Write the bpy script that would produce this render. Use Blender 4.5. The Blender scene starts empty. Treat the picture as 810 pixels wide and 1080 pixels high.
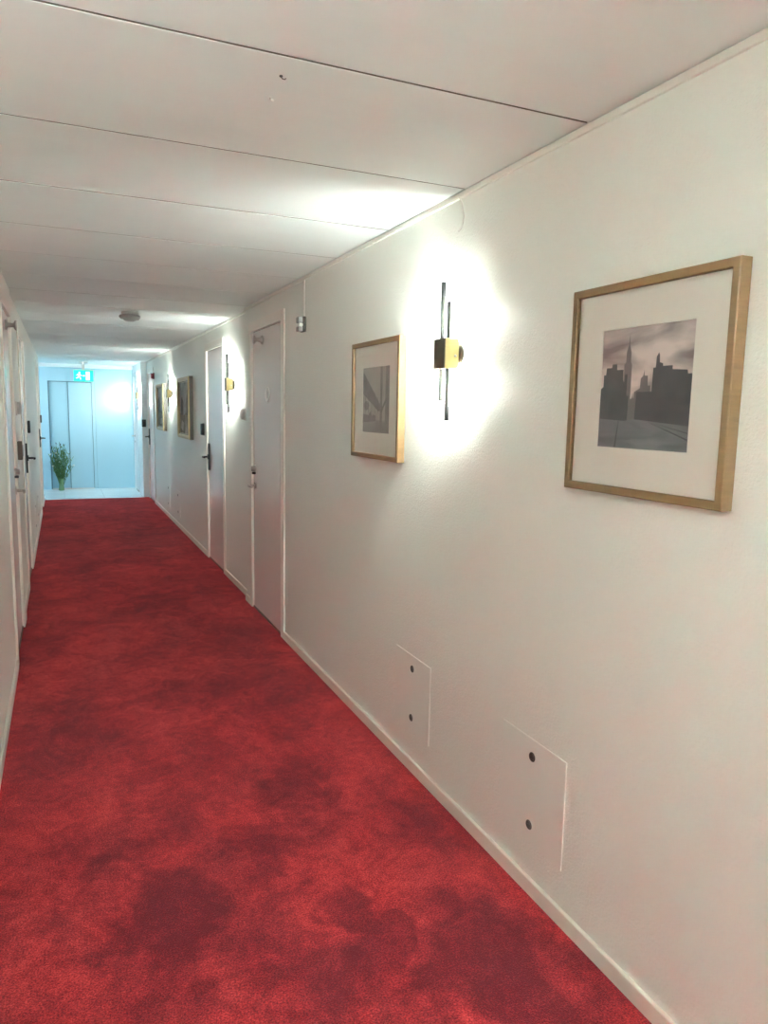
import bpy, bmesh, math, random
from mathutils import Vector, Matrix
random.seed(7)
PI = math.pi
SC = bpy.context.scene
COL = SC.collection

# ------------------------------------------------------------------ dimensions (metres)
XR, XRF, XLOB = 1.263, 1.294, 1.205      # right wall: near part, far part, lobby part
XL, XLF = -0.277, -0.287                 # left wall: near part, far part
YSTEP, YEND, YBACK = 5.42, 12.5, 14.05   # step in the walls, end of carpet, lift wall
YREAR = -5.6
ZC = 2.193
XLOBL = -2.6

# ------------------------------------------------------------------ materials
def new_mat(name):
    m = bpy.data.materials.new(name); m.use_nodes = True
    nt = m.node_tree
    return m, nt, nt.nodes['Principled BSDF']

def mat(name, col, rough=.5, metal=0., spec=.5, coat=0., noise=None, bump=None, emit=None, estr=0., stretch=(1, 1, 1)):
    m, nt, b = new_mat(name)
    b.inputs['Base Color'].default_value = (*col, 1)
    b.inputs['Roughness'].default_value = rough
    b.inputs['Metallic'].default_value = metal
    b.inputs['Specular IOR Level'].default_value = spec
    b.inputs['Coat Weight'].default_value = coat
    b.inputs['Coat Roughness'].default_value = .08
    tc = nt.nodes.new('ShaderNodeTexCoord')
    mp = nt.nodes.new('ShaderNodeMapping'); mp.inputs['Scale'].default_value = stretch
    nt.links.new(tc.outputs['Object'], mp.inputs['Vector'])
    if noise:
        sc, amt = noise
        n = nt.nodes.new('ShaderNodeTexNoise'); n.inputs['Scale'].default_value = sc; n.inputs['Detail'].default_value = 4
        nt.links.new(mp.outputs[0], n.inputs['Vector'])
        r = nt.nodes.new('ShaderNodeMapRange'); r.inputs[3].default_value = 1 - amt; r.inputs[4].default_value = 1 + amt * .6
        nt.links.new(n.outputs[0], r.inputs[0])
        mx = nt.nodes.new('ShaderNodeVectorMath'); mx.operation = 'SCALE'
        mx.inputs[0].default_value = col
        nt.links.new(r.outputs[0], mx.inputs['Scale'])
        nt.links.new(mx.outputs[0], b.inputs['Base Color'])
    if bump:
        sc, st, dist = bump
        n = nt.nodes.new('ShaderNodeTexNoise'); n.inputs['Scale'].default_value = sc; n.inputs['Detail'].default_value = 3
        nt.links.new(mp.outputs[0], n.inputs['Vector'])
        bp = nt.nodes.new('ShaderNodeBump'); bp.inputs['Strength'].default_value = st; bp.inputs['Distance'].default_value = dist
        nt.links.new(n.outputs[0], bp.inputs['Height']); nt.links.new(bp.outputs[0], b.inputs['Normal'])
    if emit:
        b.inputs['Emission Color'].default_value = (*emit, 1); b.inputs['Emission Strength'].default_value = estr
    return m

def wall_mat():
    m, nt, b = new_mat('painted woven wall')
    b.inputs['Base Color'].default_value = (.855, .87, .82, 1)
    b.inputs['Roughness'].default_value = .38
    b.inputs['Specular IOR Level'].default_value = .45
    tc = nt.nodes.new('ShaderNodeTexCoord')
    n1 = nt.nodes.new('ShaderNodeTexNoise'); n1.inputs['Scale'].default_value = 150; n1.inputs['Detail'].default_value = 3
    n2 = nt.nodes.new('ShaderNodeTexNoise'); n2.inputs['Scale'].default_value = 22; n2.inputs['Detail'].default_value = 2
    for n in (n1, n2): nt.links.new(tc.outputs['Object'], n.inputs['Vector'])
    ad = nt.nodes.new('ShaderNodeMath'); ad.operation = 'MULTIPLY_ADD'; ad.inputs[1].default_value = .35
    nt.links.new(n2.outputs[0], ad.inputs[0]); nt.links.new(n1.outputs[0], ad.inputs[2])
    bp = nt.nodes.new('ShaderNodeBump'); bp.inputs['Strength'].default_value = .75; bp.inputs['Distance'].default_value = .0028
    nt.links.new(ad.outputs[0], bp.inputs['Height']); nt.links.new(bp.outputs[0], b.inputs['Normal'])
    return m

def carpet_mat():
    m, nt, b = new_mat('red cut pile carpet')
    L = nt.links.new
    b.inputs['Roughness'].default_value = 1.; b.inputs['Specular IOR Level'].default_value = .1
    b.inputs['Sheen Weight'].default_value = .18; b.inputs['Sheen Roughness'].default_value = .45
    b.inputs['Sheen Tint'].default_value = (1., .35, .38, 1)
    tc = nt.nodes.new('ShaderNodeTexCoord')
    def noise(sc, det=4, dist=0., stretch=None, rough=.5):
        n = nt.nodes.new('ShaderNodeTexNoise'); n.inputs['Scale'].default_value = sc
        n.inputs['Detail'].default_value = det; n.inputs['Distortion'].default_value = dist
        n.inputs['Roughness'].default_value = rough
        if stretch:
            mp = nt.nodes.new('ShaderNodeMapping'); mp.inputs['Scale'].default_value = stretch
            L(tc.outputs['Object'], mp.inputs['Vector']); L(mp.outputs[0], n.inputs['Vector'])
        else: L(tc.outputs['Object'], n.inputs['Vector'])
        return n
    def rng(src, a, c, lo, hi):
        r = nt.nodes.new('ShaderNodeMapRange')
        for i, v in enumerate((a, c, lo, hi)): r.inputs[i + 1].default_value = v
        L(src, r.inputs[0]); return r.outputs[0]
    def mul(a, c):
        x = nt.nodes.new('ShaderNodeMath'); x.operation = 'MULTIPLY'; L(a, x.inputs[0]); L(c, x.inputs[1]); return x.outputs[0]
    big = rng(noise(1.7, 6, .6, None, .68).outputs[0], .40, .60, .74, 1.14)
    mid = rng(noise(6.5, 7, 1.0, (1, .8, 1), .72).outputs[0], .38, .62, .72, 1.16)
    nap = rng(noise(38, 3, .4, (1, 1, 1), .6).outputs[0], .35, .65, .86, 1.10)
    fine = rng(noise(210, 2).outputs[0], .32, .68, .50, 1.45)
    tot = mul(mul(mul(big, mid), nap), fine)
    # trodden patches of pile lying the other way
    wob = noise(5., 4, .3)
    wv = nt.nodes.new('ShaderNodeVectorMath'); wv.operation = 'MULTIPLY_ADD'
    L(wob.outputs['Color'], wv.inputs[0]); wv.inputs[1].default_value = (.55, .55, 0); L(tc.outputs['Object'], wv.inputs[2])
    for (x, y, rx, ry, s) in BLOBS:
        mp = nt.nodes.new('ShaderNodeMapping'); mp.vector_type = 'POINT'
        mp.inputs['Scale'].default_value = (1 / rx, 1 / ry, 0)
        mp.inputs['Location'].default_value = (-(x + .27) / rx, -(y + .27) / ry, 0)
        L(wv.outputs[0], mp.inputs['Vector'])
        ln = nt.nodes.new('ShaderNodeVectorMath'); ln.operation = 'LENGTH'; L(mp.outputs[0], ln.inputs[0])
        tot = mul(tot, rng(ln.outputs['Value'], .6, 1.0, 1 - s, 1.))
    cr = nt.nodes.new('ShaderNodeValToRGB')
    cr.color_ramp.elements[0].position = .25; cr.color_ramp.elements[0].color = (.12, .008, .014, 1)
    cr.color_ramp.elements[1].position = 1.3 / 1.35; cr.color_ramp.elements[1].color = (.62, .056, .055, 1)
    e = cr.color_ramp.elements.new(.66); e.color = (.40, .026, .031, 1)
    sc = nt.nodes.new('ShaderNodeMath'); sc.operation = 'MULTIPLY'; sc.inputs[1].default_value = .60
    L(tot, sc.inputs[0]); L(sc.outputs[0], cr.inputs[0]); L(cr.outputs[0], b.inputs['Base Color'])
    bn = noise(300, 3); bp = nt.nodes.new('ShaderNodeBump'); bp.inputs['Strength'].default_value = .8; bp.inputs['Distance'].default_value = .006
    L(bn.outputs[0], bp.inputs['Height'])
    L(bp.outputs[0], b.inputs['Normal'])
    return m

# x, y, radius x, radius y, strength of the patches on the carpet
BLOBS = [(.66, 5.55, .30, .30, .30), (1.0, 1.38, .24, .46, .48), (.74, 1.75, .10, .25, .40), (.22, 1.95, .15, .38, .42), (.50, 1.6, .2, .2, .2),
         (.80, 2.55, .14, .3, .28), (.55, 2.15, .10, .22, .28), (.55, 3.7, .3, .25, .18), (.0, 3.6, .12, .5, .22), (.95, 3.3, .18, .4, .18),
         (.06, 2.3, .10, .08, .3), (.1, 7.2, .25, .5, .16), (.5, 8.6, .4, .3, .14)]

def glass_mat():
    m = bpy.data.materials.new('picture glass'); m.use_nodes = True
    nt = m.node_tree; nt.nodes.clear()
    o = nt.nodes.new('ShaderNodeOutputMaterial'); mx = nt.nodes.new('ShaderNodeMixShader')
    t = nt.nodes.new('ShaderNodeBsdfTransparent'); g = nt.nodes.new('ShaderNodeBsdfGlossy'); lw = nt.nodes.new('ShaderNodeLayerWeight'); pw = nt.nodes.new('ShaderNodeMath'); pw.operation = 'POWER'; pw.inputs[1].default_value = 4.; f = nt.nodes.new('ShaderNodeMath'); f.operation = 'MULTIPLY_ADD'; f.inputs[1].default_value = .5; f.inputs[2].default_value = .03
    g.inputs['Roughness'].default_value = .03; nt.links.new(lw.outputs['Facing'], pw.inputs[0]); nt.links.new(pw.outputs[0], f.inputs[0])
    nt.links.new(f.outputs[0], mx.inputs[0]); nt.links.new(t.outputs[0], mx.inputs[1]); nt.links.new(g.outputs[0], mx.inputs[2])
    nt.links.new(mx.outputs[0], o.inputs[0])
    return m

M = dict(
    wall=wall_mat(),
    ceil=mat('ceiling board laminate', (.845, .89, .885), .5, spec=.45, noise=(3., .03), bump=(9., .12, .004), stretch=(1, 3, 1)),
    dark=mat('dark board edge', (.16, .14, .12), .55),
    trim=mat('cream painted trim', (.86, .84, .78), .35, bump=(30, .08, .001)),
    base=mat('cream skirting paint', (.86, .82, .74), .32, noise=(20, .04)),
    door=mat('pale grey door laminate', (.90, .85, .83), .22, spec=.5, bump=(6., .06, .002), coat=.15),
    door_white=mat('white door paint', (.80, .84, .86), .3, coat=.2, noise=(5, .02)),
    seal=mat('brown door seal', (.16, .11, .085), .6),
    steel=mat('brushed steel', (.52, .50, .48), .3, 1., noise=(60, .1)),
    darksteel=mat('dark hinge metal', (.09, .085, .08), .35, .8, noise=(40, .1)),
    black=mat('black plastic', (.015, .015, .017), .38, noise=(50, .1)),
    brownbox=mat('brown plastic', (.13, .09, .075), .45, noise=(50, .1)),
    grey=mat('grey moulded plastic', (.36, .35, .35), .4, noise=(50, .06)),
    lgrey=mat('light grey plastic', (.60, .59, .57), .35, noise=(50, .04)),
    whitepl=mat('white plastic', (.80, .78, .74), .35, noise=(50, .03)),
    brass=mat('satin brass', (.56, .47, .22), .32, .9, noise=(60, .08)),
    dbrass=mat('dark bronze', (.13, .11, .07), .4, .5, noise=(60, .1)),
    rod=mat('blackened bronze', (.025, .022, .018), .5, .2, noise=(60, .1)),
    led=mat('warm white led', (1, 1, 1), .5, emit=(.90, 1., .93), estr=275.),
    oak=mat('light oak', (.22, .130, .058), .42, noise=(14., .32), bump=(40., .15, .001), stretch=(1, 1, 8)),
    gold=mat('gilded wood', (.60, .49, .28), .40, .45, noise=(30., .25), bump=(60., .3, .002)),
    goldd=mat('dark edge of frame', (.055, .042, .028), .5, noise=(30., .2)),
    mat_board=mat('cream mat board', (.80, .76, .69), .8, noise=(80, .02)),
    glass=glass_mat(),
    blue=mat('pale blue lacquer', (.40, .65, .78), .2, spec=.5, coat=.1, noise=(2.5, .03)),
    blue2=mat('pale blue door lacquer', (.37, .63, .75), .26, spec=.5, coat=.2, noise=(2.5, .03)),
    blue_dark=mat('dark blue groove', (.10, .20, .26), .5),
    lobbywall=mat('white lobby paint', (.80, .86, .88), .4, bump=(120, .15, .001)),
    tile=mat('white floor tile', (.74, .80, .82), .18, noise=(4., .05), coat=.2),
    grout=mat('tile threshold', (.62, .52, .52), .35, .3),
    red=mat('dark red plastic', (.16, .012, .018), .35, noise=(50, .1)),
    green=mat('lit green sign', (0., .5, .38), .4, emit=(.0, .85, .42), estr=.145),
    white_lit=mat('lit white symbol', (.9, .95, .95), .4, emit=(.55, 1., .95), estr=.22),
    alu=mat('grey aluminium', (.5, .5, .5), .35, .9),
    stem=mat('plant green', (.085, .20, .045), .5, noise=(25, .35)),
    leaf=mat('leaf green', (.07, .165, .05), .5, noise=(18, .35)),
    flower_w=mat('white petals', (.85, .84, .76), .6, noise=(40, .08)),
    flower_p=mat('blue grey petals', (.11, .14, .24), .6, noise=(40, .25)),
    vase=mat('pale green glazed ceramic', (.20, .33, .17), .15, noise=(10, .12), coat=.4),
    carpet=carpet_mat(),
)

# ------------------------------------------------------------------ mesh helpers
def box(bm, lo, hi, mi=0, bev=0., seg=2):
    r = bmesh.ops.create_cube(bm, size=1)
    vs = r['verts']
    for v in vs:
        v.co = Vector([(lo[i] + hi[i]) / 2 + v.co[i] * (hi[i] - lo[i]) for i in range(3)])
    fs = set(f for v in vs for f in v.link_faces)
    for f in fs: f.material_index = mi
    if bev > 0:
        es = list(set(e for v in vs for e in v.link_edges))
        rr = bmesh.ops.bevel(bm, geom=es, offset=bev, segments=seg, affect='EDGES', profile=.5)
        for f in rr['faces']: f.material_index = mi

def cyl(bm, p0, p1, r0, r1=None, n=20, mi=0, caps=True):
    r1 = r0 if r1 is None else r1
    p0, p1 = Vector(p0), Vector(p1)
    d = (p1 - p0).normalized()
    a = d.orthogonal().normalized(); b = d.cross(a)
    A, B = [], []
    for k in range(n):
        t = 2 * PI * k / n
        o = a * math.cos(t) + b * math.sin(t)
        A.append(bm.verts.new(p0 + o * r0)); B.append(bm.verts.new(p1 + o * r1))
    for k in range(n):
        f = bm.faces.new((A[k], A[(k + 1) % n], B[(k + 1) % n], B[k])); f.material_index = mi; f.smooth = n > 8
    if caps:
        f = bm.faces.new(A[::-1]); f.material_index = mi
        f = bm.faces.new(B); f.material_index = mi

def lathe(bm, prof, origin, axis, n=28, mi=0):
    """prof: list of (distance along axis, radius)"""
    origin, axis = Vector(origin), Vector(axis).normalized()
    a = axis.orthogonal().normalized(); b = axis.cross(a)
    rings = []
    for d, r in prof:
        if r < 1e-6: rings.append([bm.verts.new(origin + axis * d)])
        else: rings.append([bm.verts.new(origin + axis * d + (a * math.cos(2 * PI * k / n) + b * math.sin(2 * PI * k / n)) * r) for k in range(n)])
    for R0, R1 in zip(rings, rings[1:]):
        for k in range(n):
            k2 = (k + 1) % n
            if len(R0) == 1 and len(R1) == 1: continue
            if len(R0) == 1: f = bm.faces.new((R0[0], R1[k2], R1[k]))
            elif len(R1) == 1: f = bm.faces.new((R0[k], R0[k2], R1[0]))
            else: f = bm.faces.new((R0[k], R0[k2], R1[k2], R1[k]))
            f.material_index = mi; f.smooth = True

def tube(bm, pts, r, n=8, mi=0):
    pts = [Vector(p) for p in pts]
    rings = []
    up = Vector((.13, .31, .94)).normalized()
    for i, p in enumerate(pts):
        d = (pts[min(i + 1, len(pts) - 1)] - pts[max(i - 1, 0)]).normalized()
        a = d.cross(up)
        if a.length < 1e-3: a = d.orthogonal()
        a.normalize(); b = d.cross(a)
        rr = r[i] if isinstance(r, (list, tuple)) else r
        rings.append([bm.verts.new(p + (a * math.cos(2 * PI * k / n) + b * math.sin(2 * PI * k / n)) * rr) for k in range(n)])
    for R0, R1 in zip(rings, rings[1:]):
        for k in range(n):
            f = bm.faces.new((R0[k], R0[(k + 1) % n], R1[(k + 1) % n], R1[k])); f.material_index = mi; f.smooth = True
    f = bm.faces.new(rings[0][::-1]); f.material_index = mi
    f = bm.faces.new(rings[-1]); f.material_index = mi

def obj(name, bm, mats, parent=None, loc=None, rz=None):
    bmesh.ops.recalc_face_normals(bm, faces=bm.faces[:])
    me = bpy.data.meshes.new(name); bm.to_mesh(me); bm.free()
    for m in (mats if isinstance(mats, (list, tuple)) else [mats]): me.materials.append(M[m] if isinstance(m, str) else m)
    o = bpy.data.objects.new(name, me); COL.objects.link(o)
    if parent is not None: o.parent = parent
    if loc: o.location = loc
    if rz is not None: o.rotation_euler = (0, 0, rz)
    return o

def tag(o, label, cat, group=None, kind=None):
    o['label'] = label; o['category'] = cat
    if group: o['group'] = group
    if kind: o['kind'] = kind
    return o

def empty(name, loc, rz=0.):
    o = bpy.data.objects.new(name, None); COL.objects.link(o)
    o.empty_display_size = .05
    o.location = loc; o.rotation_euler = (0, 0, rz)
    return o

def B(): return bmesh.new()

def boxes(name, L, mats, parent=None, bev=0.):
    bm = B()
    for b in L: box(bm, b[0], b[1], b[2] if len(b) > 2 else 0, bev)
    return obj(name, bm, mats, parent)

# wall-mounted things are built with local x to the beholder's right, local y into the wall, z up
RIGHT, LEFT = -PI / 2, PI / 2

# ------------------------------------------------------------------ the setting
T = .14
def wall_with_doors(name, xin, out, y0, y1, doors, label, m='wall', ztop=None):
    """wall between y0 and y1 whose face stands at xin; out = +1 / -1 the side its thickness lies on"""
    ztop = ztop or ZC + .03
    xa, xb = sorted((xin, xin + out * T))
    bm = B(); y = y0
    for (a, b, h) in doors:
        box(bm, (xa, y, -.02), (xb, a, ztop)); box(bm, (xa, a, h), (xb, b, ztop)); y = b
    box(bm, (xa, y, -.02), (xb, y1, ztop))
    bmesh.ops.remove_doubles(bm, verts=bm.verts[:], dist=1e-5)
    o = obj(name, bm, m); tag(o, label, 'wall', kind='structure'); return o

HD = 2.02                                 # height of the door openings
D_R1, D_R2, D_R3, D_LOB = (4.42, 5.235), (6.385, 7.175), (11.60, 12.36), (13.12, 13.85)
D_L1, D_L2, D_L3 = (4.42, 5.235), (6.36, 7.15), (10.86, 11.62)
wall_with_doors('wall_right', XR, 1, YREAR, YSTEP, [(*D_R1, HD)], 'cream textured right-hand wall with the framed skyline pictures and first lamp')
wall_with_doors('wall_right', XRF, 1, YSTEP, YEND, [(*D_R2, HD), (*D_R3, HD)], 'cream right-hand wall set slightly back beyond the nearest door')
wall_with_doors('wall_right', XLOB, 1, YEND, YBACK, [(*D_LOB, HD)], 'brightly lit white wall of the lobby at the corridor end', 'lobbywall')
wall_with_doors('wall_left', XL, -1, YREAR, YSTEP, [(*D_L1, HD)], 'cream left-hand wall nearest the camera')
wall_with_doors('wall_left', XLF, -1, YSTEP, YEND, [(*D_L2, HD), (*D_L3, HD)], 'cream left-hand wall farther along the corridor')
o = boxes('wall_back', [((XL - T, YREAR - T, -.02), (XR + T, YREAR, ZC + .03))], 'wall'); tag(o, 'plain end wall behind the camera', 'wall', kind='structure')
# lobby opens to the left beyond the corridor; daylight comes from a window there
o = boxes('wall_front', [((XLOBL, YEND - .14, -.02), (XLF - T, YEND, ZC + .03))], 'lobbywall'); tag(o, 'white lobby wall hidden round the left corner', 'wall', kind='structure')
bm = B()
box(bm, (XLOBL - T, YEND - .14, -.02), (XLOBL, YBACK + .1, .35)); box(bm, (XLOBL - T, YEND - .14, 2.1), (XLOBL, YBACK + .1, ZC + .03))
box(bm, (XLOBL - T, YEND - .14, .35), (XLOBL, YEND + .12, 2.1)); box(bm, (XLOBL - T, YBACK - .12, .35), (XLOBL, YBACK + .1, 2.1))
o = obj('wall_end', bm, 'lobbywall'); tag(o, 'white lobby wall with window, round the left corner', 'wall', kind='structure')
w = empty('window_1', (XLOBL, (YEND + YBACK) / 2, .35)); tag(w, 'lobby window round the left corner', 'window', kind='structure')
bm = B(); hw = (YBACK - YEND) / 2 - .12
for s in (-1, 1): box(bm, (-.09, s * hw - .025, 0), (-.03, s * hw + .025, 1.75), bev=.004)
box(bm, (-.09, -.02, 0), (-.03, .02, 1.75), bev=.004)
for z in (.025, 1.725): box(bm, (-.09, -hw, z - .025), (-.03, hw, z + .025), bev=.004)
obj('window_frame', bm, 'whitepl', w)
bm = B(); box(bm, (-.063, -hw, 0), (-.057, hw, 1.75)); obj('window_pane', bm, 'glass', w)

# lift wall: pale blue panels
bm = B()
EX0, EX1, EZ = -.195, .515, 1.895
box(bm, (XLOBL, YBACK, -.02), (EX0, YBACK + .12, ZC + .03))
box(bm, (EX0, YBACK, EZ), (EX1, YBACK + .12, ZC + .03))
box(bm, (EX1, YBACK, -.02), (EX1 + .05, YBACK + .12, ZC + .03))
box(bm, (EX1 + .052, YBACK - .004, -.02), (XLOB + T, YBACK + .12, ZC + .03))
o = obj('wall_far', bm, 'blue'); tag(o, 'glossy pale blue wall closing the far end of the corridor', 'wall', kind='structure')
o = boxes('trim_1', [((XLOBL, YBACK - .035, ZC - .062), (XLOB, YBACK - .004, ZC))], 'lobbywall', bev=.004); tag(o, 'white band above the pale blue end wall', 'trim', kind='structure')
d = empty('door_1', ((EX0 + EX1) / 2, YBACK, 0)); tag(d, 'pale blue two-panel lift door under the green sign', 'door', kind='structure')
cx = (EX0 + EX1) / 2; mid = .13 - cx
bm = B(); box(bm, (EX0 - cx + .001, .07, .012), (mid + .015, .09, EZ - .001), bev=.002); obj('door_panel', bm, 'blue2', d)['label'] = 'rear sliding panel, left'
bm = B(); box(bm, (mid, .035, .012), (EX1 - cx - .001, .06, EZ - .001), bev=.003); obj('door_panel', bm, 'blue', d)['label'] = 'front sliding panel, right'
bm = B()
box(bm, (EX0 - cx + .0005, .0, 0), (EX0 - cx + .022, .034, EZ - .001)); box(bm, (mid - .010, .052, .012), (mid - .001, .068, EZ - .002))
box(bm, (EX1 - cx - .006, .02, .012), (EX1 - cx - .001, .034, EZ)); box(bm, (EX0 - cx + .02, .012, EZ - .012), (EX1 - cx, .034, EZ - .001))
obj('door_seal', bm, 'blue_dark', d)
bm = B(); box(bm, (EX0 - cx, -.0, -.01), (EX1 - cx, .09, .010)); obj('door_sill', bm, 'alu', d)

# floors
bm = B(); box(bm, (XL - .02, YREAR, -.04), (XR + .02, YEND - .02, 0)); box(bm, (XLF - .02, YSTEP, -.039), (XRF + .02, YEND - .02, -.0002))
o = obj('floor', bm, 'carpet'); tag(o, 'deep red cut pile carpet running the length of the corridor', 'floor', kind='structure')
bm = B()
for i in range(7):
    for j in range(3):
        box(bm, (XLOB - .6 * (i + 1) + .002, YEND + .012 + j * .52, -.04), (XLOB - .6 * i, YEND + .012 + (j + 1) * .52 - .002, -.002), bev=.0015, seg=1)
o = obj('floor', bm, 'tile'); tag(o, 'white tiled floor of the lobby beyond the carpet', 'floor', kind='structure')
o = boxes('trim_2', [((XLF, YEND - .022, -.03), (XRF, YEND + .011, .002))], 'grout', bev=.001); tag(o, 'pale strip where red carpet meets white tiles', 'trim', kind='structure')

# ceiling boards, .6235 m wide, with open bevelled joints
bm = B(); P0, PW, G = 1.600, .6222, .009
k0 = math.floor((YREAR - P0) / PW)
y = P0 + k0 * PW
while y < YEND:
    a, b = max(y + G / 2, YREAR), min(y + PW - G / 2, YEND)
    if b - a > .02:
        dz = random.uniform(-.0004, .0004)
        box(bm, (XLF - .03, a, ZC + dz), (XR - .002 if a < YSTEP - .3 else XRF - .002, b, ZC + .02), 0, .0012, 1)
    y += PW
for f in bm.faces:
    if abs(f.normal.y) > .9: f.material_index = 1
box(bm, (XLF - .1, YREAR, ZC + .022), (XRF + .1, YEND, ZC + .04), 1)
o = obj('ceiling', bm, ['ceil', 'dark']); tag(o, 'glossy off-white ceiling of wide boards laid across the corridor', 'ceiling', kind='structure')
o = boxes('ceiling', [((XLOBL - T, YEND, ZC), (XLOB + T, YBACK + .1, ZC + .04))], 'lobbywall'); tag(o, 'bright white ceiling of the lobby', 'ceiling', kind='structure')
bm = B(); box(bm, (XR - .009, YREAR, ZC - .022), (XR + .002, YSTEP, ZC - .004), bev=.002); box(bm, (XRF - .009, YSTEP, ZC - .022), (XRF + .002, YEND, ZC - .004), bev=.002)
o = obj('trim_3', bm, 'trim'); tag(o, 'thin cream strip between ceiling and right-hand wall', 'trim', kind='structure')
o = boxes('trim_4', [((XRF - .004 - .0, YSTEP - .001, 0), (XRF - .002, YSTEP, .001))], 'trim') if False else None

# skirting boards
def skirting(name, x, s, spans, label):
    bm = B()
    for a, b in spans:
        xa, xb = sorted((x, x + s * .013))
        box(bm, (xa, a, .0), (xb, b, .052), bev=.004, seg=3)
    o = obj(name, bm, 'base'); tag(o, label, 'skirting board', kind='structure')
CW = .045
skirting('baseboard_right', XR, -1, [(YREAR, D_R1[0] - CW), (D_R1[1] + CW, YSTEP)], 'low cream skirting along the near right-hand wall')
skirting('baseboard_right', XRF, -1, [(YSTEP, D_R2[0] - CW), (D_R2[1] + CW, D_R3[0] - CW)], 'low cream skirting along the far right-hand wall')
skirting('baseboard_left', XL, 1, [(YREAR, D_L1[0] - CW), (D_L1[1] + CW, YSTEP)], 'low cream skirting along the near left-hand wall')
skirting('baseboard_left', XLF, 1, [(YSTEP, D_L2[0] - CW), (D_L2[1] + CW, D_L3[0] - CW), (D_L3[1] + CW, YEND)], 'low cream skirting along the far left-hand wall')

# ------------------------------------------------------------------ doors (hinges on the near side, handle on the far side)
def lever(bm, x, z, s, y0):
    """lever at x pointing to +s"""
    cyl(bm, (x, y0, z), (x, y0 - .008, z), .025)
    cyl(bm, (x, y0 - .008, z), (x, y0 - .05, z), .009)
    tube(bm, [(x, y0 - .048, z), (x + s * .02, y0 - .056, z), (x + s * .07, y0 - .058, z), (x + s * .125, y0 - .056, z)], [.010, .0095, .0085, .007], 12)

def make_door(n, wx, rz, dd, label, kind, m='door'):
    yc = (dd[0] + dd[1]) / 2; W = dd[1] - dd[0]; hw = W / 2
    far = -1 if rz == RIGHT else 1           # local x direction of the far side
    r = empty('door_%d' % n, (wx, yc, 0), rz); tag(r, label, 'door', kind='structure')
    bm = B(); J = .020
    # casing on the wall face and jambs
    for s in (-1, 1):
        box(bm, *[tuple(sorted(p)) if 0 else p for p in ((min(s * hw, s * (hw + CW)), -.011, 0.), (max(s * hw, s * (hw + CW)), .0, HD + CW))], bev=.003)
        a, b = sorted((s * hw, s * (hw - J)))
        box(bm, (a, -.011, 0), (b, T - .01, HD), bev=.002)
    box(bm, (-hw, -.011, HD), (hw, 0, HD + CW), bev=.003)
    box(bm, (-hw, -.011, HD - J), (hw, T - .01, HD), bev=.002)
    obj('door_frame', bm, 'trim' if m == 'door' else m, r)
    li = hw - J - .003
    bm = B(); box(bm, (-li, .006, .012), (li, .046, HD - J - .004), bev=.0015); obj('door_leaf', bm, m, r)
    bm = B()
    for s in (-1, 1):
        a, b = sorted((s * (hw - J), s * (li + .0002))); box(bm, (a, .010, 0), (b, .05, HD - J))
    box(bm, (-li, .010, HD - J - .0038), (li, .05, HD - J)); box(bm, (-hw + J, .001, 0), (hw - J, T - .01, .011))
    obj('door_seal', bm, 'seal', r)
    hx = -far * (hw - J - .001)
    for z in (.235, 1.485, 1.725) if kind != 'white' else (.24, 1.72):
        bm = B()
        for q in range(3): cyl(bm, (hx, -.010 + .009, z - .055 + q * .038), (hx, -.010 + .009, z - .055 + q * .038 + .036), .0085, n=12)
        box(bm, (hx - .016, .002, z - .055), (hx + .016, .0065, z + .057))
        obj('hinge', bm, 'darksteel' if kind != 'black' else 'steel', r)
    x = far * (li - .055)
    if kind == 'steel':
        bm = B(); lever(bm, x, .915, -far, .006); obj('door_handle', bm, 'steel', r)['label'] = 'steel lever handle'
        bm = B(); lathe(bm, [(0, .0), (0, .026), (.010, .026), (.016, .020), (.030, .018), (.032, 0)], (x, .006, 1.035), (0, -1, 0), mi=0)
        box(bm, (x - .012, -.018, .995), (x + .012, .006, 1.012), 1, .003); obj('lock_cylinder', bm, ['steel', 'black'], r)
        bm = B(); px = far * (li - .26)
        lathe(bm, [(0, 0), (0, .030), (.008, .030), (.016, .014), (.045, .012), (.052, .028), (.062, .030), (.064, 0)], (px, .006, 1.925), (0, -1, 0)); obj('door_stop', bm, 'steel', r)
    elif kind == 'black':
        bm = B(); box(bm, (x - .022, -.008, .87), (x + .022, .006, 1.13), bev=.006, seg=3)
        lever(bm, x, 1.0, -far, -.008); obj('door_handle', bm, 'black', r)['label'] = 'black lever handle on a long plate'
    else:
        bm = B(); lever(bm, x, .96, -far, .006); lathe(bm, [(0, 0), (0, .02), (.01, .018), (.011, 0)], (x, .006, .86), (0, -1, 0)); obj('door_handle', bm, 'steel', r)
    return r, li, far

r1, li, far = make_door(2, XR, RIGHT, D_R1, 'pale pinkish-grey door nearest on the right, with steel lever and round plaque', 'steel')
bm = B()   # oval-looking round plaque with raised ring
lathe(bm, [(0, 0), (0, .052), (.004, .053), (.007, .049), (.004, .043), (.0035, 0)], (.02, .006, 1.555), (0, -1, 0), 40)
box(bm, (.018, .0015, 1.53), (.022, .004, 1.58), 1); box(bm, (.008, .0015, 1.575), (.012, .004, 1.583), 1); box(bm, (.028, .0015, 1.535), (.032, .004, 1.575), 1)
obj('plaque', bm, ['whitepl', 'grey'], r1)
make_door(3, XRF, RIGHT, D_R2, 'pale grey door second on the right, with black handle plate', 'black')
make_door(4, XRF, RIGHT, D_R3, 'pale grey door last on the right before the lobby', 'black')
make_door(5, XLOB, RIGHT, D_LOB, 'white door in the bright lobby wall beyond the carpet', 'white', 'door_white')
make_door(6, XL, LEFT, D_L1, 'pale grey door nearest on the left, with steel lever', 'steel')
make_door(7, XLF, LEFT, D_L2, 'pale grey door second on the left, with black handle plate', 'black')
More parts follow.
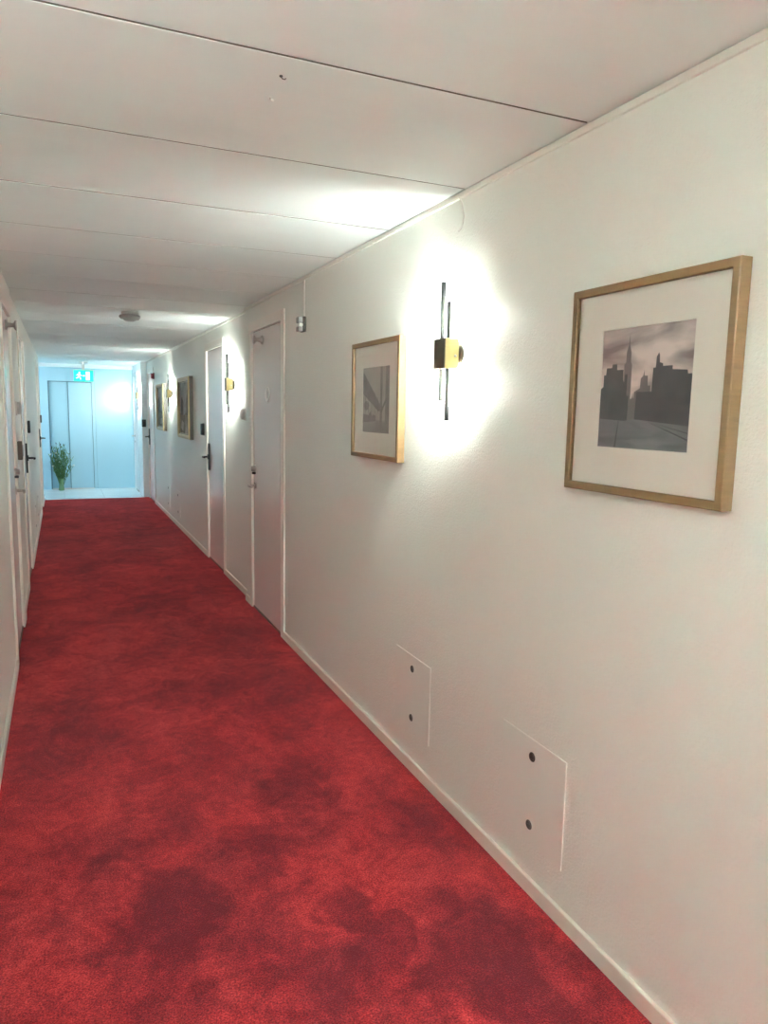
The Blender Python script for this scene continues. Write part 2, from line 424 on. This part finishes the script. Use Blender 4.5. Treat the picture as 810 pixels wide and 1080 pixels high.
make_door(8, XLF, LEFT, D_L3, 'pale grey door last on the left before the lobby', 'black')

# ------------------------------------------------------------------ wall lamps
def make_sconce(wx, y, z, label):
    r = empty('wall_sconce', (wx, y, z), RIGHT); tag(r, label, 'wall lamp', 'brass rod wall lamps on the right-hand wall')
    bm = B(); lathe(bm, [(0, 0), (0, .045), (-.008, .044), (-.014, .036), (-.016, 0)], (0, 0, 0), (0, 1, 0), 32); obj('back_plate', bm, 'dbrass', r)
    bm = B(); box(bm, (-.040, -.068, -.05), (.040, -.0165, .05), bev=.002); obj('mount_block', bm, 'brass', r)
    bm = B(); box(bm, (-.0405, -.072, -.0505), (.0405, -.068, .0505), bev=.0015); obj('face_plate', bm, 'dbrass', r)
    bm = B(); lathe(bm, [(0, 0), (0, .005), (.003, .004), (.0035, 0)], (.0405, -.030, -.008), (1, 0, 0), 12); obj('screw', bm, 'steel', r)
    for (x, za, zb) in ((-.022, -.160, .242), (.023, -.227, .172)):
        bm = B()
        # angle profile: front and near side closed, back and far side open for the light
        if x < 0: prof = [(-.0065, -.0555), (.0055, -.0555), (.0055, -.0440), (.0005, -.0440), (.0005, -.0530), (-.0065, -.0530)]
        else: prof = [(-.0055, -.0555), (.0055, -.0555), (.0055, -.0440), (.0035, -.0440), (.0035, -.0530), (-.0035, -.0530), (-.0035, -.0440), (-.0055, -.0440)]
        lo_ = [bm.verts.new((x + a, b, za)) for a, b in prof]; hi_ = [bm.verts.new((x + a, b, zb)) for a, b in prof]
        nq = len(prof)
        for q in range(nq): bm.faces.new((lo_[q], lo_[(q + 1) % nq], hi_[(q + 1) % nq], hi_[q]))
        bm.faces.new(lo_[::-1]); bm.faces.new(hi_)
        rod = obj('light_rod', bm, 'rod', r)
        e = B()
        if x < 0: box(e, (x - .0062, -.0529, za + .004), (x + .0004, -.0442, zb - .004), bev=.0008, seg=1)
        else: box(e, (x - .0030, -.0475, za + .004), (x + .0030, -.0442, zb - .004), bev=.0008, seg=1)
        obj('led_strip', e, 'led', rod)['label'] = 'glowing strip facing the wall'
        e = B(); top = zb if x < 0 else za
        a, b = (zb - .05, zb + .0005) if x < 0 else (za - .0005, za + .05)
        box(e, (x - .0070, -.0560, a), (x + .0060, -.0412, b), bev=.001); obj('end_cap', e, 'black', rod)
    return r
make_sconce(XR, 2.247, 1.655, 'brass rod wall lamp between the two oak-framed skyline pictures, the nearest in view')
make_sconce(XRF, 5.97, 1.655, 'brass rod wall lamp between the two nearest right-hand doors')
make_sconce(XRF, 9.55, 1.64, 'brass rod wall lamp between the two gilt-framed paintings')
make_sconce(XLOB, 12.66, 1.655, 'brass rod wall lamp beyond the last right-hand door, the farthest')
make_sconce(XR, -1.45, 1.655, 'unseen brass rod wall lamp behind the camera')  # lamp row continued out of view, placed to light the near corridor
make_sconce(XR, -4.6, 1.655, 'unseen brass rod wall lamp farthest behind the camera')  # second unseen repeat of the row, also placed for the near light

# ------------------------------------------------------------------ pictures
def poly(bm, pts, y, mi):
    f = bm.faces.new([bm.verts.new((x, y, z)) for x, z in pts]); f.material_index = mi

def print_mat(name, c0, c1, scale=6., stretch=(1, 1, 1), lo=.35, hi=.65):
    m, nt, b = new_mat(name)
    tc = nt.nodes.new('ShaderNodeTexCoord'); mp = nt.nodes.new('ShaderNodeMapping'); mp.inputs['Scale'].default_value = stretch
    mp.inputs['Rotation'].default_value = (0, .6, 0)
    n = nt.nodes.new('ShaderNodeTexNoise'); n.inputs['Scale'].default_value = scale; n.inputs['Detail'].default_value = 5; n.inputs['Distortion'].default_value = .6
    cr = nt.nodes.new('ShaderNodeValToRGB')
    cr.color_ramp.elements[0].position = lo; cr.color_ramp.elements[0].color = (*c0, 1)
    cr.color_ramp.elements[1].position = hi; cr.color_ramp.elements[1].color = (*c1, 1)
    nt.links.new(tc.outputs['Object'], mp.inputs[0]); nt.links.new(mp.outputs[0], n.inputs[0]); nt.links.new(n.outputs[0], cr.inputs[0]); nt.links.new(cr.outputs[0], b.inputs['Base Color'])
    b.inputs['Roughness'].default_value = .6
    return m

def oak_picture(wx, y0, y1, z0, z1, label, printer, iw, ih, dz=0.):
    W, H = y1 - y0, z1 - z0
    r = empty('framed_picture', (wx, (y0 + y1) / 2, z0), RIGHT); tag(r, label, 'framed picture', 'oak-framed city pictures on the near right-hand wall')
    D, F = .032, .020
    prof = [(0, -.001), (0, -D + .002), (.002, -D), (F - .002, -D), (F, -D + .002), (F, -.010)]
    bm = B(); hw = W / 2
    for k in range(4):   # four mitred members
        c = [((-hw, 0), (hw, 0)), ((hw, 0), (hw, H)), ((hw, H), (-hw, H)), ((-hw, H), (-hw, 0))][k]
        i = [((1, 1), (-1, 1)), ((-1, 1), (-1, -1)), ((-1, -1), (1, -1)), ((1, -1), (1, 1))][k]
        R = []
        for (px, pz), (sx, sz) in zip(c, i): R.append([bm.verts.new((px + sx * t, yy, pz + sz * t)) for t, yy in prof])
        for a in range(len(prof)):
            b = (a + 1) % len(prof)
            bm.faces.new((R[0][a], R[0][b], R[1][b], R[1][a]))
        bm.faces.new(R[0][::-1]); bm.faces.new(R[1])
    obj('picture_frame', bm, 'oak', r)
    # mat board with a bevelled window
    ys = -.021; cz = H / 2 + dz; a, b = hw - F + .001, iw / 2
    bm = B()
    o_ = [(-a, F - .001), (a, F - .001), (a, H - F + .001), (-a, H - F + .001)]
    i_ = [(-b, cz - ih / 2), (b, cz - ih / 2), (b, cz + ih / 2), (-b, cz + ih / 2)]
    V = [bm.verts.new((x, ys, z)) for x, z in o_]; U = [bm.verts.new((x, ys, z)) for x, z in i_]
    Q = [bm.verts.new((x * .993, ys + .0022, cz + (z - cz) * .993)) for x, z in i_]
    for k in range(4):
        k2 = (k + 1) % 4; bm.faces.new((V[k], V[k2], U[k2], U[k])); bm.faces.new((U[k], U[k2], Q[k2], Q[k]))
    obj('mat_board', bm, 'mat_board', r)
    bm = B(); mats = printer(bm, b * .993, cz - ih / 2 * .993, ih * .993, ys + .0022)
    obj('print', bm, mats, r)
    bm = B(); box(bm, (-a, -.0255, F - .001), (a, -.0235, H - F + .001)); obj('picture_glass', bm, 'glass', r)
    bm = B(); box(bm, (-a, -.0105, F), (a, -.001, H - F)); obj('backing_board', bm, 'brownbox', r)
    return r

def skyline(bm, b, z0, h, y):
    mats = [print_mat('print sky', (.20, .15, .15), (.74, .62, .58), 8., (.45, 1, 1.3), .36, .62),
            print_mat('print dark towers', (.045, .043, .050), (.075, .07, .078), 20.),
            print_mat('print hazy towers', (.13, .11, .115), (.19, .16, .16), 10.),
            print_mat('print street', (.10, .10, .115), (.20, .19, .205), 9., (.5, 1, 3)),
            mat('print rails', (.045, .045, .05), .6)]
    X = lambda u: -b + 2 * b * u; Z = lambda v: z0 + h * v
    def p(pts, l, mi): poly(bm, [(X(u), Z(v)) for u, v in pts], y - .00012 * l, mi)
    p([(0, 0), (1, 0), (1, 1), (0, 1)], 0, 0)
    # slender stepped tower and hazy neighbours
    p([(.27, .2), (.36, .2), (.36, .70), (.345, .72), (.345, .80), (.335, .83), (.325, .86), (.318, .96), (.311, .86), (.30, .83), (.29, .80), (.29, .72), (.27, .70)], 1, 2)
    p([(.40, .2), (.58, .2), (.58, .52), (.55, .52), (.545, .60), (.51, .60), (.505, .65), (.495, .60), (.47, .58), (.465, .50), (.40, .47)], 1, 2)
    p([(.34, .2), (.42, .2), (.42, .42), (.395, .42), (.39, .47), (.38, .42), (.34, .40)], 2, 2)
    p([(0, .22), (.28, .20), (.285, .56), (.27, .56), (.265, .66), (.19, .66), (.185, .71), (.13, .71), (.125, .68), (.06, .68), (.055, .62), (.03, .62), (.03, .52), (0, .50)], 3, 1)
    p([(.28, .20), (.34, .20), (.34, .44), (.315, .44), (.315, .62), (.285, .62)], 3, 1)
    p([(.42, .22), (1, .18), (1, .60), (.955, .60), (.95, .63), (.80, .64), (.80, .67), (.70, .67), (.70, .69), (.665, .70), (.66, .76), (.65, .78), (.64, .76), (.63, .75), (.625, .66), (.60, .66), (.595, .47), (.43, .47)], 3, 1)
    p([(0, 0), (1, 0), (1, .20), (.42, .245), (.30, .23), (0, .245)], 4, 3)
    p([(.60, .215), (.62, .213), (1, .085), (1, .10)], 5, 4)
    p([(.66, .21), (.67, .21), (1, .14), (1, .148)], 5, 4)
    p([(.20, .0), (.22, .0), (.245, .235), (.24, .235)], 5, 4)
    return mats

def bridge(bm, b, z0, h, y):
    mats = [print_mat('print pale sky', (.34, .30, .27), (.46, .42, .38), 5.),
            print_mat('print bridge cable', (.14, .12, .11), (.22, .19, .18), 12.),
            print_mat('print bridge tower', (.18, .155, .15), (.25, .22, .21), 8.),
            print_mat('print water haze', (.24, .21, .20), (.33, .30, .28), 6., (1, 1, 3)),
            mat('print thin cables', (.15, .13, .12), .6)]
    X = lambda u: -b + 2 * b * u; Z = lambda v: z0 + h * v
    def p(pts, l, mi): poly(bm, [(X(u), Z(v)) for u, v in pts], y - .00012 * l, mi)
    p([(0, 0), (1, 0), (1, 1), (0, 1)], 0, 0)
    p([(0, 0), (1, 0), (1, .17), (.5, .2), (0, .15)], 1, 3)
    p([(0, .15), (.5, .18), (.5, .26), (.42, .28), (.36, .26), (.3, .33), (.22, .27), (0, .29)], 2, 2)
    p([(0, .96), (.04, .92), (.68, .42), (.70, .34), (.60, .33), (0, .60)], 2, 1)
    p([(.03, .42), (.07, .47), (.14, .49), (.21, .47), (.25, .42), (.21, .36), (.14, .34), (.07, .36)], 3, 2)
    p([(.66, .05), (.74, .05), (.74, 1), (.66, 1)], 3, 2)
    p([(.84, .03), (.99, .0), (.99, 1), (.86, 1)], 3, 2)
    for u in (.10, .22, .34, .46, .58): p([(u, .3), (u + .012, .3), (u + .012, .95 - u * .7), (u, .95 - u * .7)], 4, 4)
    p([(.68, .33), (.72, .30), (1, .62), (1, .67)], 4, 1)
    return mats

oak_picture(XR, 1.072, 1.586, 1.262, 1.770, 'square oak-framed skyline picture nearest the camera, on the right wall', skyline, .292, .286, .003)
oak_picture(XR, 2.655, 3.172, 1.252, 1.757, 'oak-framed grey bridge picture between the nearest lamp and the first right-hand door', bridge, .292, .282)

def gilt_picture(wx, y0, y1, z0, z1, label, mode):
    W, H = y1 - y0, z1 - z0; hw = W / 2
    r = empty('framed_painting', (wx, (y0 + y1) / 2, z0), RIGHT); tag(r, label, 'framed painting', 'gilt-framed paintings on the far right-hand wall')
    prof = [(0, -.001), (0, -.040), (.004, -.046), (.009, -.045), (.016, -.052), (.024, -.054), (.030, -.050), (.040, -.040), (.046, -.038), (.052, -.034), (.055, -.028), (.055, -.008)]
    bm = B()
    for k in range(4):
        c = [((-hw, 0), (hw, 0)), ((hw, 0), (hw, H)), ((hw, H), (-hw, H)), ((-hw, H), (-hw, 0))][k]
        i = [((1, 1), (-1, 1)), ((-1, 1), (-1, -1)), ((-1, -1), (1, -1)), ((1, -1), (1, 1))][k]
        R = []
        for (px, pz), (sx, sz) in zip(c, i): R.append([bm.verts.new((px + sx * t, yy, pz + sz * t)) for t, yy in prof])
        for a in range(len(prof)):
            b = (a + 1) % len(prof)
            f = bm.faces.new((R[0][a], R[0][b], R[1][b], R[1][a])); f.material_index = 1 if a in (0, 8, 11) else 0
        bm.faces.new(R[0][::-1]); bm.faces.new(R[1])
    obj('picture_frame', bm, ['gold', 'goldd'], r)
    a = hw - .054; zb, zt = .054, H - .054
    bm = B(); box(bm, (-a, -.026, zb), (a, -.006, zt))
    yy = -.0262
    X = lambda u: -a + 2 * a * u; Z = lambda v: zb + (zt - zb) * v
    def p(pts, l, mi): poly(bm, [(X(u), Z(v)) for u, v in pts], yy - .0002 * l, mi)
    p([(0, 0), (1, 0), (1, 1), (0, 1)], 0, 0)
    p([(0, 0), (1, 0), (1, .38), (.7, .42), (.4, .36), (0, .40)], 1, 1)
    if mode == 0:
        p([(.1, .36), (.35, .36), (.35, .62), (.22, .75), (.1, .62)], 2, 2)
        p([(.5, .0), (.75, .0), (.6, .38), (.56, .38)], 2, 3)
        p([(.66, .36), (.9, .36), (.95, .7), (.8, .86), (.68, .7)], 2, 2)
        p([(.08, .62), (.22, .77), (.37, .62), (.22, .73)], 3, 3)
        p([(.05, .1), (.3, .05), (.42, .2), (.2, .26)], 2, 3)
    else:
        p([(.0, .35), (.5, .36), (.4, .6), (.15, .78), (0, .7)], 2, 2)
        p([(.6, .35), (1, .36), (1, .8), (.8, .7)], 2, 2)
        p([(.3, .05), (.8, .1), (.6, .22), (.4, .2)], 2, 3)
    obj('canvas', bm, [print_mat('painted sky', (.20, .19, .18), (.42, .40, .36), 9.), print_mat('painted ground', (.10, .085, .05), (.26, .22, .14), 14.),
                       print_mat('painted dark shapes', (.035, .035, .03), (.12, .10, .08), 18.), print_mat('painted pale shapes', (.30, .26, .18), (.52, .47, .38), 16.)], r)
    return r
gilt_picture(XRF, 7.975, 8.80, 1.125, 1.80, 'gilt-framed grey painting just beyond the second right-hand door', 0)
gilt_picture(XRF, 10.11, 10.86, 1.155, 1.785, 'dark gilt-framed painting under the red alarm, nearest the lobby', 1)

# ------------------------------------------------------------------ access panels
def access_panel(wx, y0, y1, z0, z1, rz, label, m='wall'):
    r = empty('access_panel', (wx, (y0 + y1) / 2, z0), rz); tag(r, label, 'access panel', 'square access panels low on the walls')
    w = (y1 - y0) / 2; h = z1 - z0
    bm = B(); box(bm, (-w, -.0035, 0), (w, -.0003, h), bev=.0006, seg=1); obj('cover_plate', bm, 'panelpaint', r)
    for z in (h - .055, .055):
        bm = B(); lathe(bm, [(0, .0), (.0008, .006), (.0012, .012), (.0022, .0135), (.0008, .0148), (0, .0148)], (0, -.0035, z), (0, -1, 0), 24)
        box(bm, (-.009, -.0055, z - .0015), (.009, -.0042, z + .0015), 1)
        obj('turn_screw', bm, ['darksteel', 'black'], r)
M['panelpaint'] = mat('cream panel paint', (.855, .87, .82), .36, bump=(60, .12, .001))
access_panel(XR, 1.545, 1.863, .160, .488, RIGHT, 'square cream access panel below the nearest skyline picture, the nearest one')
access_panel(XR, 2.372, 2.682, .168, .484, RIGHT, 'cream access panel below the nearest wall lamp')
access_panel(XRF, 9.05, 9.37, .130, .450, RIGHT, 'small-looking cream access panel far down the right wall, past the first gilt painting')
access_panel(XRF, 9.94, 10.26, .130, .450, RIGHT, 'farthest cream access panel on the right wall, below the last gilt painting')
access_panel(XLF, 8.35, 8.67, .130, .450, LEFT, 'cream access panel low on the left wall past the second left door')
access_panel(XLF, 9.25, 9.57, .130, .450, LEFT, 'farthest cream access panel low on the left wall')

# ------------------------------------------------------------------ small fittings
def card_reader(loc, rz, label):
    r = empty('card_reader', loc, rz); tag(r, label, 'card reader', 'black card readers beside the doors')
    bm = B(); box(bm, (-.032, -.006, -.06), (.032, -.0003, .06), bev=.002); obj('mounting_plate', bm, 'black', r)
    bm = B()
    box(bm, (-.030, -.030, -.057), (.030, -.006, .057), bev=.009, seg=3); obj('reader_body', bm, 'black', r)
    bm = B(); cyl(bm, (0, -.030, .035), (0, -.0312, .035), .004, n=12); obj('indicator', bm, 'grey', r)
card_reader((XRF, 7.365, 1.255), RIGHT, 'black card reader beside the second right-hand door')
card_reader((XLF, 7.36, 1.265), LEFT, 'black card reader beside the second left-hand door')
card_reader((XLF, 11.82, 1.27), LEFT, 'black card reader beside the last left-hand door')
card_reader((1.235, YEND, 1.21), 0, 'black card reader beside the last right-hand door')

def round_holder(wx, y, z, rz, label):
    r = empty('round_wall_unit', (wx, y, z), rz); tag(r, label, 'wall fitting', 'round grey units just past the nearest doors')
    bm = B(); lathe(bm, [(.0003, 0), (.0003, .048), (.012, .050), (.016, .047), (.017, 0)], (0, 0, 0), (0, -1, 0), 32); obj('base', bm, 'whitepl', r)
    bm = B(); lathe(bm, [(.017, 0), (.017, .042), (.034, .040), (.042, .030), (.045, .012), (.045, 0)], (0, 0, 0), (0, -1, 0), 32); obj('dome', bm, 'lgrey', r)
round_holder(XRF, 5.545, 1.42, RIGHT, 'round grey wall unit between the second wall lamp and nearest right door')
round_holder(XLF, 5.60, 1.435, LEFT, 'round grey wall unit just past the nearest left door')
r = empty('switch_box', (XLF, 5.73, 1.14), LEFT); tag(r, 'small brown wall box between the two nearest left-hand doors', 'switch box')
bm = B(); box(bm, (-.04, -.030, -.065), (.04, -.0003, .065), bev=.005, seg=3); obj('casing', bm, 'brownbox', r)
bm = B(); box(bm, (-.025, -.036, -.04), (.025, -.030, .04), bev=.003); obj('cover', bm, 'grey', r)

# sounder with its cable running up to the ceiling
r = empty('wall_sounder', (XR, 3.985, 1.93), RIGHT); tag(r, 'small grey sounder high on the wall before the nearest right-hand door', 'sounder')
bm = B(); box(bm, (-.028, -.018, -.042), (.028, -.0003, .042), bev=.004, seg=3); obj('back_box', bm, 'darksteel', r)
bm = B(); box(bm, (-.026, -.044, .004), (.026, -.018, .041), bev=.008, seg=3); obj('upper_cover', bm, 'grey', r)
bm = B(); box(bm, (-.027, -.040, -.012), (.027, -.018, .004), bev=.003, seg=2); obj('middle_band', bm, 'whitepl', r)
bm = B(); box(bm, (-.026, -.044, -.041), (.026, -.018, -.012), bev=.007, seg=3); obj('lower_cover', bm, 'grey', r)
bm = B(); tube(bm, [(.006, -.006, .042), (.0055, -.005, .10), (.006, -.005, .18), (.006, -.005, ZC - 1.93 - .012)], .0035, 8); obj('cable', bm, 'whitepl', r)

# red alarm
r = empty('fire_alarm', (XRF, 11.47, 1.93), RIGHT); tag(r, 'small dark red fire alarm above the last gilt painting', 'alarm')
bm = B(); box(bm, (-.045, -.02, -.045), (.045, -.0003, .045), bev=.004); obj('base', bm, 'red', r)
bm = B(); lathe(bm, [(.02, 0), (.02, .041), (.045, .038), (.05, .02), (.05, 0)], (0, 0, 0), (0, -1, 0), 28); obj('sounder_grille', bm, 'red', r)

# smoke detector
r = empty('smoke_detector', (.52, 6.13, ZC)); tag(r, 'round grey smoke detector on the ceiling in the middle of the corridor', 'smoke detector')
bm = B(); lathe(bm, [(.002, 0), (.002, .062), (.016, .064), (.020, .058), (.020, 0)], (0, 0, 0), (0, 0, -1), 36); obj('base', bm, 'lgrey', r)
bm = B(); lathe(bm, [(.020, 0), (.020, .055), (.028, .078), (.042, .080), (.056, .068), (.058, .05), (.064, .048), (.072, .03), (.073, 0)], (0, 0, 0), (0, 0, -1), 36); obj('sensor_head', bm, 'grey', r)
bm = B(); lathe(bm, [(.0600, 0), (.060, .004), (.056, .004)], (.060, 0, .0), (0, 0, -1), 10)
obj('indicator_lamp', bm, 'red', r)

# ceiling screw marks
for (x, y, s, lab) in ((.478, 1.690, 1., 'dark screw hook in the ceiling board nearest the camera'), (.487, 1.815, .6, 'tiny pale screw in the ceiling just past the dark hook')):
    r = empty('ceiling_hook', (x, y, ZC)); tag(r, lab, 'hook')
    bm = B(); lathe(bm, [(.001, 0), (.001, .004 * s), (.003, .004 * s), (.005, .0015), (.005, 0)], (0, 0, 0), (0, 0, -1), 12); obj('screw_head', bm, 'darksteel' if s == 1 else 'lgrey', r)
    bm = B(); tube(bm, [(0, 0, -.004), (.003, 0, -.007), (.009 * s, .001, -.007), (.012 * s, .001, -.004)], .0012, 6); obj('wire_hook', bm, 'darksteel' if s == 1 else 'whitepl', r)

# loose wire looping out of the ceiling edge above the nearest lamp
bm = B(); zz = ZC - .008
pts = [(-.055, -.010, 0), (-.035, -.010, -.006), (.0, -.012, -.014), (.025, -.013, -.04), (.034, -.012, -.08), (.022, -.010, -.108), (.0, -.006, -.118), (-.012, -.004, -.119)]
tube(bm, pts, .0022, 8)
o = obj('loose_wire', bm, 'whitepl', None, (XR, 2.245, zz), RIGHT); tag(o, 'thin white wire loop hanging from the ceiling edge above the nearest wall lamp', 'wire')

# emergency exit sign
r = empty('exit_sign', (.368, 13.2, 1.875)); tag(r, 'green glowing exit sign hanging in front of the blue lift door', 'exit sign')
w, h = .15, .18
bm = B(); box(bm, (-w, -.014, 0), (w, .014, h), bev=.003); obj('sign_box', bm, 'green', r)
bm = B(); box(bm, (-w, -.018, h), (w, .018, h + .014), bev=.003); box(bm, (-.02, -.012, h + .014), (.02, .012, ZC - 1.875 - .012), bev=.002)
box(bm, (-.07, -.03, ZC - 1.875 - .012), (.07, .03, ZC - 1.875 - .0005), bev=.003); obj('ceiling_mount', bm, 'alu', r)
def sym(bm, pts): poly(bm, pts, -.0145, 0)
bm = B()   # running figure, arrow and doorway
sym(bm, [(.035, .02), (.095, .02), (.095, .16), (.035, .16)])
obj('door_symbol', bm, 'white_lit', r)
bm = B()
f = [(-.063 + .014 * math.cos(t * PI / 8), .140 + .014 * math.sin(t * PI / 8)) for t in range(16)]; sym(bm, f)
sym(bm, [(-.098, .112), (-.075, .124), (-.050, .120), (-.035, .098), (-.018, .098), (-.018, .088), (-.042, .086), (-.052, .098), (-.060, .075), (-.040, .060), (-.042, .025), (-.055, .025), (-.056, .054), (-.078, .066), (-.088, .045), (-.118, .045), (-.118, .057), (-.096, .060), (-.082, .108), (-.092, .104), (-.104, .088), (-.113, .093)])
obj('running_figure_symbol', bm, 'white_lit', r)
bm = B(); sym(bm, [(-.012, .083), (.006, .083), (.006, .073), (.026, .09), (.006, .107), (.006, .097), (-.012, .097)]); obj('arrow_symbol', bm, 'white_lit', r)

# ------------------------------------------------------------------ flowers by the lift
VX, VY = -.035, 13.84
bm = B()
lathe(bm, [(.002, 0), (.002, .042), (.02, .046), (.10, .038), (.16, .036), (.20, .045), (.21, .052), (.206, .047), (.16, .032), (.03, .036), (.03, 0)], (0, 0, 0), (0, 0, 1), 36)
o = obj('flower_vase', bm, 'vase', None, (VX, VY, -.002)); tag(o, 'slim green vase on the white tiles in front of the lift', 'vase')
r = empty('flower_bouquet', (VX, VY, .03)); tag(r, 'tall bunch of grasses and wild flowers standing in the green vase', 'bouquet')
def leafblade(bm, p, d, L, w, bend):
    d = Vector(d).normalized(); s = d.cross(Vector((0, 0, 1)))
    if s.length < .05: s = Vector((1, 0, 0))
    s.normalize(); prev = None
    for i in range(6):
        t = i / 5; c = Vector(p) + d * L * t + Vector((0, 0, -bend * t * t * L)); ww = w * math.sin(PI * min(1, t * .9 + .1)) + .0004
        a, b = bm.verts.new(c - s * ww), bm.verts.new(c + s * ww)
        if prev: bm.faces.new((prev[0], prev[1], b, a))
        prev = (a, b)
for k in range(46):
    th = random.uniform(0, 2 * PI); sp = random.uniform(.02, .19) ; hgt = random.uniform(.45, .84) * (1 - .35 * (sp / .19) ** 2)
    b0 = Vector((math.cos(th) * .02, math.sin(th) * .02, .0)); ex = math.cos(th) * sp; ey = math.sin(th) * min(sp, .13)
    pts = []
    for i in range(7):
        t = i / 6
        q = t ** 1.35
        pts.append((b0.x + ex * q, b0.y + ey * q, hgt * t))
    bm = B(); tube(bm, pts, [.0042 - .0022 * i / 6 for i in range(7)], 6)
    for j in range(random.randint(9, 14)):
        i = random.uniform(2, 6); i0 = int(min(i, 5)); f = i - i0
        p = Vector(pts[i0]).lerp(Vector(pts[i0 + 1]), f); a = random.uniform(0, 2 * PI)
        leafblade(bm, p, (math.cos(a) * .7, math.sin(a) * .7, random.uniform(.3, 1.6)), random.uniform(.06, .15), random.uniform(.004, .009), random.uniform(0, .4))
    st = obj('flower_stem', bm, 'stem' if k % 2 else 'leaf', r)
    if k % 4 == 0 or hgt > .74:
        tip = Vector(pts[-1]); bm = B()
        for j in range(14):
            a = random.uniform(0, 2 * PI); e = random.uniform(-.3, 1.2)
            dd = Vector((math.cos(a) * math.cos(e), math.sin(a) * math.cos(e), math.sin(e)))
            leafblade(bm, tip, dd, random.uniform(.018, .034), .006, .2)
        lathe(bm, [(0, 0), (.0, .006), (.01, .009), (.016, 0)], tip, (0, 0, 1), 10)
        obj('flower_head', bm, 'flower_p' if hgt > .62 else 'flower_w', st)

# ------------------------------------------------------------------ light
wd = bpy.data.worlds.new('World'); SC.world = wd; wd.use_nodes = True
bg = wd.node_tree.nodes['Background']; bg.inputs[0].default_value = (.62, .85, 1., 1); bg.inputs[1].default_value = .22
pl = bpy.data.lights.new('window_portal', 'AREA'); pl.shape = 'RECTANGLE'; pl.size = 1.75; pl.size_y = 1.3; pl.cycles.is_portal = True
po = bpy.data.objects.new('window_portal', pl); COL.objects.link(po); po.location = (XLOBL - .1, (YEND + YBACK) / 2, 1.22); po.rotation_euler = (0, -PI / 2, 0)

def unseen_ceiling_lamp(x, y, sx, sy, st, col, label, drop):
    r = empty('unseen_ceiling_light', (x, y, ZC)); tag(r, label, 'ceiling light')
    bm = B()
    for a, b in (((-sx - .015, -sy - .015), (sx + .015, -sy)), ((-sx - .015, sy), (sx + .015, sy + .015)), ((-sx - .015, -sy), (-sx, sy)), ((sx, -sy), (sx + .015, sy))):
        box(bm, (a[0], a[1], -.012), (b[0], b[1], -.0005), bev=.002)
    obj('frame', bm, 'whitepl', r)
    bm = B(); box(bm, (-sx, -sy, -drop), (sx, sy, -.001), bev=.002); obj('diffuser', bm, mat('lamp diffuser', (.9, .9, .9), .5, emit=col, estr=st), r)
unseen_ceiling_lamp(-.62, 13.25, .2, .3, 1.8, (.85, .95, 1.), 'unseen flat square ceiling light in the lobby, round the left corner', .008)  # unseen source, gives the lobby some of its cool light

r = empty('added_uplighter', (XL, -.25, 1.70), LEFT); tag(r, 'added white uplighter, unseen on the left wall beside the camera, brightening the near ceiling', 'wall lamp')  # unseen lamp, added to throw light onto the near ceiling and walls
bm = B()
for lo, hi in (((-.22, -.09, 0), (.22, -.0005, .006)), ((-.22, -.09, .006), (.22, -.084, .075)), ((-.22, -.0065, .006), (.22, -.0005, .075)), ((-.22, -.084, .006), (-.214, -.0065, .075)), ((.214, -.084, .006), (.22, -.0065, .075))):
    box(bm, lo, hi)
obj('shade', bm, 'whitepl', r)
bm = B(); box(bm, (-.212, -.082, .008), (.212, -.008, .05), bev=.002); obj('tube_diffuser', bm, mat('added uplighter diffuser', (.9, .9, .9), .5, emit=(.91, 1., .96), estr=265.), r)
unseen_ceiling_lamp(.49, -3.8, .3, .3, 2.2, (.91, 1., .96), 'added opal box fill light on the ceiling, unseen behind the camera', .09)  # added fill lamp out of view, lights the near part of the corridor

# ------------------------------------------------------------------ camera
cd = bpy.data.cameras.new('Camera'); cam = bpy.data.objects.new('Camera', cd); COL.objects.link(cam)
f, yaw, pitch, roll = 766.4334, .4176689, -.1353602, .0192945
cy_, sy_, cp, sp = math.cos(yaw), math.sin(yaw), math.cos(pitch), math.sin(pitch)
fw = Vector((sy_ * cp, cy_ * cp, sp)); r0 = Vector((cy_, -sy_, 0)); u0 = r0.cross(fw)
rr = r0 * math.cos(roll) + u0 * math.sin(roll); uu = -r0 * math.sin(roll) + u0 * math.cos(roll)
cam.matrix_world = Matrix(((rr.x, uu.x, -fw.x, 0), (rr.y, uu.y, -fw.y, 0), (rr.z, uu.z, -fw.z, 1.45), (0, 0, 0, 1)))
cd.sensor_fit = 'HORIZONTAL'; cd.sensor_width = 36; cd.lens = 36 * f / 810; cd.clip_start = .02
SC.camera = cam
SC.cycles.max_bounces = 16; SC.cycles.diffuse_bounces = 9; SC.cycles.glossy_bounces = 5; SC.cycles.transparent_max_bounces = 12
SC.cycles.sample_clamp_indirect = 6.
SC.cycles.caustics_reflective = False; SC.cycles.caustics_refractive = False
vs = SC.view_settings; vs.view_transform = 'Standard'; vs.look = 'None'; vs.gamma = 1.; vs.use_curve_mapping = False
vs.exposure = 3.0
